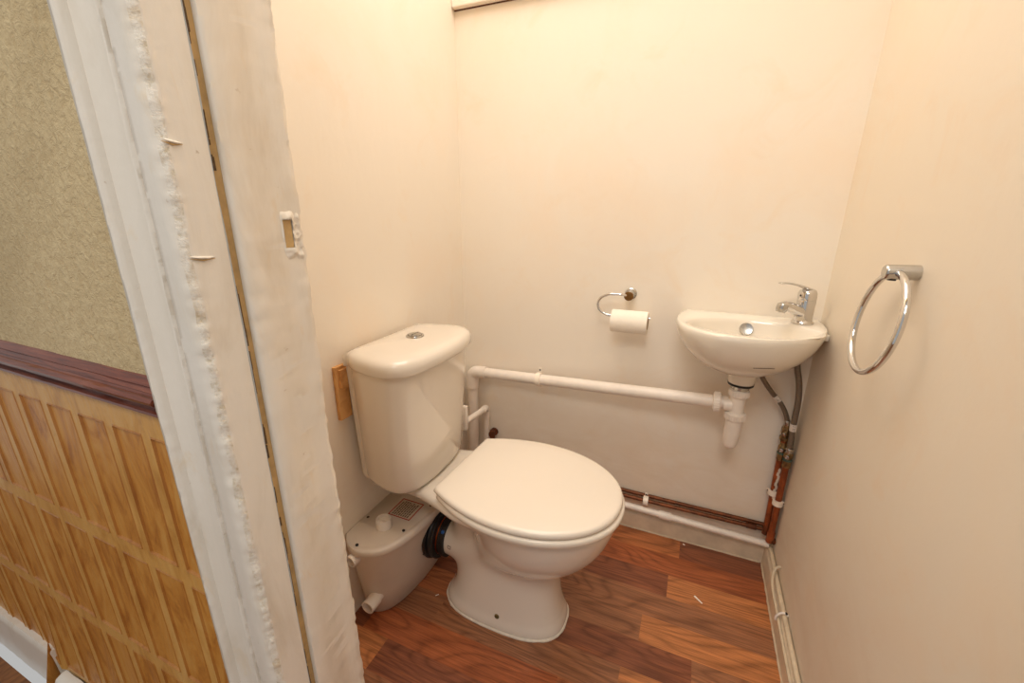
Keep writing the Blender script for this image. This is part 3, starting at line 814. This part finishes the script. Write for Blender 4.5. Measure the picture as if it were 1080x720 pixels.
# ------------------------------------------------------------------ pipes
Wp = thing('waste_pipe', 'thick white waste pipe along the wall from basin to behind the cistern', 'waste pipe', (.05, -.03, .3))
A = Vector((.0485, -.030, .531)); Z_ = Vector((.915, -.095, .5895))
dxp = (Z_-A).normalized()
bm = B(); cyl(bm, A+dxp*.045, Z_-dxp*.012, .0195, 32); obj('pipe', bm, 'plastic', Wp)
bm = B(); tube(bm, fillet([A+dxp*.062, A, A-Vector((0, 0, .065))], .030, 8), .0235, 28)
obj('elbow', bm, 'plastic', Wp, None, 60)
bm = B(); cyl(bm, A-Vector((0, 0, .05)), (.0485, -.030, .10), .0195, 32); obj('drop_pipe', bm, 'plastic', Wp)
bm = B(); ribnut(bm, Z_-dxp*.020, dxp, .0285, .022); cyl(bm, Z_, Z_+dxp*.020, .0195, 28); obj('compression_nut', bm, 'plastic', Wp)

def pipe_clip(name, p, r, ax, nrm, label, mat='clip', tab=.02, group=None):
    """strap round a pipe at p (pipe radius r, axis ax), plate toward the wall along -nrm"""
    t = thing(name, label, 'pipe clip', p, group)
    p = Vector(p); ax = Vector(ax).normalized(); nrm = Vector(nrm).normalized(); up = ax.cross(nrm)
    bm = B(); L = []
    pts = []
    for k in range(25):
        a = -PI*.62+2*PI*.62*k/24; pts.append(nrm*math.cos(a)+up*math.sin(a))
    loops = []
    for d in pts: loops.append([p+d*(r+.0003)-ax*.0085, p+d*(r+.0055)-ax*.0085, p+d*(r+.0055)+ax*.0085, p+d*(r+.0003)+ax*.0085])
    loft(bm, loops); obj('strap', bm, mat, t)
    for s in (1, -1):
        bm = B()
        a = p+up*s*(r*.7)-nrm*(r-.002); 
        e = p+up*s*(r+tab)-nrm*(r-.001)
        m_ = (a+e)/2
        sx = up*((e-a).length/2); 
        vs = []
        for i, (q1, q2, q3) in enumerate([(i, j, k) for i in (-1, 1) for j in (-1, 1) for k in (-1, 1)]):
            vs.append(bm.verts.new(m_+sx*q1+ax*.005*q2+nrm*.0018*q3))
        bmesh.ops.convex_hull(bm, input=vs); tb = obj('tab', bm, mat, t, None, 0)
        bm = B(); lathe(bm, p+up*s*(r+tab*.55)-nrm*(r-.002), nrm, [(.0032, 0), (.0032, .002), (.002, .003)], 12); obj('screw_head', bm, 'black', tb)
    return t
q0 = A+dxp*((.330-A.x)/dxp.x)
pipe_clip('pipe_clip', q0, .0195, dxp, (0, -1, 0), 'white clip holding the thick waste pipe to the wall', tab=.020)

Of = thing('overflow_pipe', 'thin white overflow pipe with an elbow behind the toilet', 'overflow pipe', (.106, -.03, .2))
bm = B(); tube(bm, fillet([(.145, -.272, .446), (.106, -.030, .385)], .01), .0108, 20); obj('pipe', bm, 'plastic', Of)
bm = B(); tube(bm, fillet([(.1135, -.075, .3965), (.106, -.030, .385), (.106, -.030, .345)], .018, 8), .0135, 24); obj('elbow', bm, 'plastic', Of, None, 60)
bm = B(); cyl(bm, (.106, -.03, .35), (.106, -.03, .16), .0108, 20); obj('drop_pipe', bm, 'plastic', Of)

# pipes low on the back wall
def pipe_obj(name, path, r, mat, label, cat, fil=.015, parts=()):
    t = thing(name, label, cat, path[0])
    bm = B(); tube(bm, fillet(path, fil) if len(path) > 2 else path, r, 20); obj('pipe', bm, mat, t, None, 60)
    for nm, a, b_, r2, m2 in parts:
        bm = B(); cyl(bm, a, b_, r2, 20, .001); obj(nm, bm, m2, t)
    return t
pipe_obj('copper_pipe', [(.13, -.0105, .165), (.70, -.0105, .1505), (1.107, -.0105, .150)], .0066, 'copper_d', 'upper tarnished copper pipe running along the back wall', 'copper pipe')
pipe_obj('copper_pipe', [(.20, -.0215, .149), (.70, -.0215, .137), (1.1045, -.0215, .139)], .0066, 'copper_d', 'tarnished copper pipe just above the white floor pipe, capped by an elbow', 'copper pipe',
         parts=[('joint', (1.055, -.0215, .139), (1.085, -.0215, .139), .0088, 'rust')])
pipe_obj('supply_pipe', [(.25, -.034, .118), (1.125, -.034, .096)], .0112, 'plastic', 'white pipe lying along the top of the back skirting', 'pipe',
         parts=[('coupling', (.785, -.034, .1045), (.826, -.034, .1035), .0142, 'plastic')])
pipe_clip('pipe_clip', (.735, -.0225, .138), .0112, (1, 0, -.02), (0, -1, 0), 'white clip on the twin copper pipes above the skirting', tab=.014)
t = thing('rusty_fitting', 'brown rusty pipe fitting on the wall behind the toilet lid', 'pipe fitting', (.128, -.025, .275))
bm = B(); lathe(bm, (.128, -.001, .272), (0, -1, 0), [(.016, 0), (.016, .006), (.011, .007), (.011, .02), (.013, .021), (.013, .032), (.006, .033)], 24); obj('stub', bm, 'rust', t)
bm = B(); lathe(bm, (.128, -.022, .286), (0, 0, -1), [(.010, 0), (.010, .26 if False else .10)], 16); obj('tail', bm, 'copper_d', t)

# risers in the corner
R1 = (1.1085, -.022); R2 = (1.1235, -.0405)
pipe_obj('copper_riser', [(R1[0]+.004, R1[1], .135), (R1[0], R1[1], .405)], .0092, 'copper_p', 'orange copper riser further from the side wall, paint flaked', 'copper pipe',
         parts=[('foot_elbow', (R1[0]+.004, R1[1], .125), (R1[0]+.004, R1[1], .160), .0110, 'copper_d')])
rs2 = pipe_obj('copper_riser', [(R2[0]+.001, R2[1], .115), (R2[0], R2[1], .405)], .0092, 'copper_p', 'orange copper riser hard by the side wall', 'copper pipe',
         parts=[('foot_elbow', (R2[0], R2[1], .112), (R2[0]+.001, R2[1], .150), .0110, 'copper_p'), ('wall_bend', (1.1235, -.0405, .122), (1.139, -.0405, .116), .0105, 'copper_d')])
bm = B(); rn = random.Random(9)     # flaked paint on the risers
for k in range(9):
    z = .27+.012*k; blob_c = (R1[0]-.0005+rn.uniform(-.001, .003), R1[1]-.0088, z); 
    ret = bmesh.ops.create_icosphere(bm, subdivisions=1, radius=1)
    for v in ret['verts']: v.co = Vector((v.co.x*.0045+blob_c[0]+.003, v.co.y*.0012+blob_c[1], v.co.z*.010+blob_c[2]))
obj('paint_flakes', bm, 'sealant', [o for o in COL.objects if o.name.startswith('copper_riser')][0], 'pale flakes of old paint')
g = 'white saddle clips on the corner risers'
pipe_clip('pipe_clip', (R1[0]+.0017, R1[1], .283), .0092, (0, 0, 1), (0, -1, 0), 'upper white clip on the risers, by the flaked copper', tab=.008)
pipe_clip('pipe_clip', (R2[0], R2[1], .262), .0092, (0, 0, 1), (-.55, -1, 0), 'lower white clip on the riser beside the side wall', tab=.010)

def valve(x, y, z0, label, first):
    t = thing('isolating_valve', label, 'valve', (x, y, z0))
    bm = B(); lathe(bm, (x, y, z0), (0, 0, 1), [(.0105, 0), (.0122, .002), (.0122, .014), (.0105, .016)], 6); lathe(bm, (x, y, z0-.006), (0, 0, 1), [(.0118, 0), (.0118, .008)], 20); obj('lower_nut', bm, 'brass', t, None, 20)
    bm = B(); lathe(bm, (x, y, z0+.014), (0, 0, 1), [(.0095, 0), (.0095, .008), (.0125, .012), (.0125, .026), (.0095, .03), (.0095, .04)], 24); v = obj('body', bm, 'brass', t)
    bm = B(); lathe(bm, (x-.004, y-.010, z0+.033), (-.4, -.9, 0), [(.006, 0), (.006, .008), (.004, .0085), (.0035, .006)], 16); obj('screw_slot', bm, 'satin', v)
    bm = B(); lathe(bm, (x, y, z0+.015), (0, 0, 1), [(.0122, 0), (.0128, .003), (.0112, .006)], 20); obj('verdigris_ring', bm, 'verdigris', t, 'green corroded ring')
    return t
v1 = valve(R1[0], R1[1]-.006, .410, 'corroded brass valve on the riser further from the side wall', True)
bm = B(); lathe(bm, (R1[0], R1[1]-.006, .452), (0, 0, 1), [(.008, 0), (.008, .022)], 20); obj('copper_tail', bm, 'copper_p', v1, 'short orange copper tail')
bm = B(); lathe(bm, (R1[0], R1[1]-.006, .470), (0, 0, 1), [(.0125, 0), (.0142, .002), (.0142, .012), (.0118, .014), (.0118, .020), (.0142, .022), (.0142, .040), (.0125, .042), (.011, .052)], 6); lathe(bm, (R1[0], R1[1]-.006, .470), (0, 0, 1), [(.0145, .004), (.015, .009), (.0145, .012)], 20); obj('upper_nut', bm, 'brass', v1, None, 20)
bm = B(); lathe(bm, (R1[0]-.006, R1[1]-.016, .496), (-.5, -.86, 0), [(.0055, 0), (.0055, .007), (.004, .0075)], 16); obj('screw_slot', bm, 'satin', v1)
v2 = valve(R2[0]-.001, R2[1]-.006, .400, 'corroded brass valve on the riser hard by the side wall', False)

def hose(path, r, label, band, ferr):
    t = thing('flexible_hose', label, 'hose', path[-1])
    pts = spline(path, 8); bm = B(); tube(bm, pts, r, 16); obj('braided_hose', bm, 'braid', t, None, 60)
    i = int(band*(len(pts)-1)); bm = B(); tube(bm, pts[i-2:i+3], r+.0013, 16); bb = obj('paper_tag', bm, 'plastic', t, 'white band printed with small marks')
    bm = B(); m_ = pts[i]; d = (pts[i+1]-pts[i-1]).normalized()
    for s in (-.006, 0.0015, .006):
        for sx in (-.0028, .0012): box(bm, m_.x+d.x*s+sx, m_.x+d.x*s+sx+.0016, m_.y-r-.0019, m_.y-r-.0010, m_.z+d.z*s-.0011, m_.z+d.z*s+.0011)
    obj('tag_print', bm, 'ink', bb, None, 0)
    bm = B(); d = (pts[-1]-pts[-3]).normalized(); lathe(bm, pts[-1]-d*.022, d, [(r+.0015, 0), (r+.0025, .003), (r+.0025, .016), (r+.001, .022)], 20); obj('ferrule', bm, 'satin', t)
    return t
hose([(.996, -.070, .705), (1.004, -.062, .690), (1.026, -.050, .654), (1.052, -.042, .620), (1.078, -.036, .590), (1.096, -.031, .560), (1.105, -.029, .535), (1.1085, -.028, .516)], .0068, 'braided hose curving from under the basin to the far riser', .50, 1)
hose([(1.091, -.061, .745), (1.095, -.060, .712), (1.108, -.057, .665), (1.116, -.053, .610), (1.1175, -.050, .560), (1.119, -.047, .515), (1.1215, -.0465, .470), (1.1225, -.0465, .435)], .0080, 'braided hose hanging nearly straight beside the side wall', .68, 1)

# cable along the side skirting
xs = W-.0095
t = thing('cream_cable', 'cream cable clipped along the top of the side skirting', 'cable', (xs, -.3, .08))
bm = B(); tube(bm, [(xs+.001, -.036+(-.95+.036)*i/60, .0855+.0006*math.sin(i*1.3)) for i in range(61)], .0068, 14); obj('thick_cable', bm, 'cable', t, None, 60)
bm = B()
tube(bm, spline([(W+.002, -.150, .116), (W-.010, -.152, .112), (W-.0195, -.168, .098), (W-.0235, -.200, .086), (W-.0230, -.240, .080), (W-.0215, -.275, .0765), (W-.0205, -.33, .0715), (W-.0205, -.45, .0715), (W-.0205, -.65, .0715), (W-.0205, -.95, .0715)], 8), .0042, 12)
obj('thin_cable', bm, 'cable', t, 'thinner cable looping out of the wall', 60)
t = thing('cable_clip', 'small white clip on the cream cable by the skirting', 'cable clip', (xs, -.30, .085))
bm = B(); tube(bm, spline([(W-.027, -.302, .068), (W-.0265, -.302, .080), (W-.017, -.302, .0945), (W-.006, -.302, .0955), (W-.001, -.302, .091)], 5), .0032, 8); obj('strap', bm, 'plastic', t, None, 60)
bm = B(); lathe(bm, (W-.006, -.302, .0965), (0, -.3, 1), [(.0035, 0), (.0035, .002), (.002, .003)], 12); obj('nail_head', bm, 'black', t)

# ------------------------------------------------------------------ paper holder, roll
t = thing('paper_holder', 'chrome hooked paper holder on the back wall', 'toilet paper holder', (.62, 0, .877))
bm = B(); lathe(bm, (.619, -.001, .876), (0, -1, 0), [(.0185, 0), (.0185, .003), (.015, .006), (.0135, .02), (.0135, .045), (.0145, .050)], 32)
ob = obj('wall_post', bm, 'satin', t)
bm = B()
p = Vector((.619, -.050, .876)); L = []
lathe(bm, p, (0, -1, 0), [(.0145, 0), (.0145, .002), (.012, .0035), (.002, .0036)], 28); obj('end_cap', bm, 'holder_front', ob, 'brown reflecting end of the post')
bm = B(); yp = -.058
tube(bm, fillet([(.614, yp+.010, .878), (.598, yp, .8805), (.560, yp, .880), (.531, yp, .866), (.524, yp, .842), (.534, yp, .822), (.560, yp, .812), (.690, yp, .812)], .030, 6), .0042, 14)
obj('rod', bm, 'chrome', t, None, 60)
t = thing('toilet_roll', 'white toilet roll hanging on the chrome holder', 'toilet roll', (.625, yp, .79))
bm = B(); cz = .7968; R0 = .0355; xa, xb = .573, .684
lathe(bm, (xa, yp, cz), (1, 0, 0), [(.0205, 0), (R0-.002, 0), (R0, .002), (R0, xb-xa-.002), (R0-.002, xb-xa), (.0205, xb-xa)], 56, cap=False); obj('paper', bm, 'paper', t)
bm = B(); lathe(bm, (xa-.0005, yp, cz), (1, 0, 0), [(.0206, 0), (.0206, xb-xa+.001), (.0196, xb-xa+.001), (.0196, 0), (.0206, 0)], 40, cap=False); obj('cardboard_core', bm, 'core', t)
bm = B(); L = []
for i in range(10):
    a = math.radians(-25-6*i) if i < 5 else None
pts = [(yp-R0*math.cos(math.radians(a))-.0006, cz+R0*math.sin(math.radians(a))) for a in range(40, -61, -10)]
V_ = [[bm.verts.new((x, y, z)) for x in (xa+.001, xb-.001)] for y, z in pts]
for a, b_ in zip(V_, V_[1:]): bm.faces.new((a[0], a[1], b_[1], b_[0]))
obj('loose_sheet', bm, 'paper', t, None, 60)

# ------------------------------------------------------------------ towel ring
t = thing('towel_ring', 'chrome towel ring on a short post on the side wall', 'towel ring', (W, -.484, 1.033))
bm = B(); lathe(bm, (W, -.484, 1.0335), (-1, 0, -.02), [(.0125, 0), (.0125, .043), (.0122, .0455), (.0108, .047), (.0012, .0472)], 36); mt = obj('post', bm, 'satin', t)
bm = B(); cyl(bm, (W-.034, -.484, 1.0290), (W-.034, -.484, 1.019), .0062, 16); obj('grommet', bm, 'black', mt)
bm = B(); rc = Vector((W-.040, -.487, .9445)); rr = .0885; tilt = -.12
loop = [rc+Vector((math.sin(tilt)*-1*math.sin(2*PI*k/72)*rr*1.0, math.cos(2*PI*k/72)*rr, math.cos(tilt)*math.sin(2*PI*k/72)*rr)) for k in range(72)]
tube(bm, loop, .0058, 16, closed=True); obj('ring', bm, 'chrome', t, None, 60)

# ------------------------------------------------------------------ bits on the floor
def scrap(p, q_, w, label):
    p, q_ = Vector(p), Vector(q_); d = (q_-p).normalized(); s = Vector((-d.y, d.x, 0))*w/2
    bm = B(); vs = [bm.verts.new(v) for v in (p-s, p+s, q_+s*.6, q_-s*.8, p-s+Vector((0, 0, .001)), p+s+Vector((0, 0, .0014)), q_+s*.6+Vector((0, 0, .0012)), q_-s*.8+Vector((0, 0, .001)))]
    bmesh.ops.convex_hull(bm, input=vs)
    return tag(obj('paper_scrap', bm, 'paper', smooth=0, loc=(p+q_)/2), label, 'scrap')
scrap((.916, -.241, .0005), (.938, -.260, .0005), .005, 'thin white sliver lying on the floor to the right of the toilet')
scrap((.876, -.026, .0005), (.882, -.030, .0005), .005, 'white crumb on the floor against the back skirting')
scrap((.185, -.553, .0005), (.192, -.545, .0005), .002, 'tiny pale sliver on the floor between pump and toilet foot')

# ------------------------------------------------------------------ light
def area(name, loc, size, power, col, rot=(0, 0, 0)):
    l = bpy.data.lights.new(name, 'AREA'); l.energy = power; l.color = col[:3]; l.shape = 'DISK'; l.size = size
    o = bpy.data.objects.new(name, l); COL.objects.link(o); o.location = loc; o.rotation_euler = rot; return o
area('ceiling_lamp', (.47, -.50, 2.40), 1.0, 12.6, (1.0, .94, .875))
area('hall_lamp', (.75, -2.0, 2.40), .8, 19, (1.0, .95, .87))
w = bpy.data.worlds.new('World'); S.world = w; w.use_nodes = True
w.node_tree.nodes['Background'].inputs[0].default_value = (.98, .97, .95, 1); w.node_tree.nodes['Background'].inputs[1].default_value = .48

# ------------------------------------------------------------------ camera
cd = bpy.data.cameras.new('camera'); cam = bpy.data.objects.new('camera', cd); COL.objects.link(cam)
cd.sensor_width = 36; cd.lens = 448.0925/1080*36; cd.clip_start = .02
F = Vector((-.3725458, .88021749, -.29398435)); R = Vector((.92046261, .39081317, .00369444)); U = Vector((-.11814487, .26922525, .95580309))
m = Matrix((R, U, -F)).transposed().to_4x4(); m.translation = Vector((.79429563, -1.3984715, 1.12945364)); cam.matrix_world = m
S.camera = cam
S.view_settings.view_transform = 'Standard'; S.view_settings.look = 'None'
S.cycles.max_bounces = 12; S.cycles.diffuse_bounces = 8
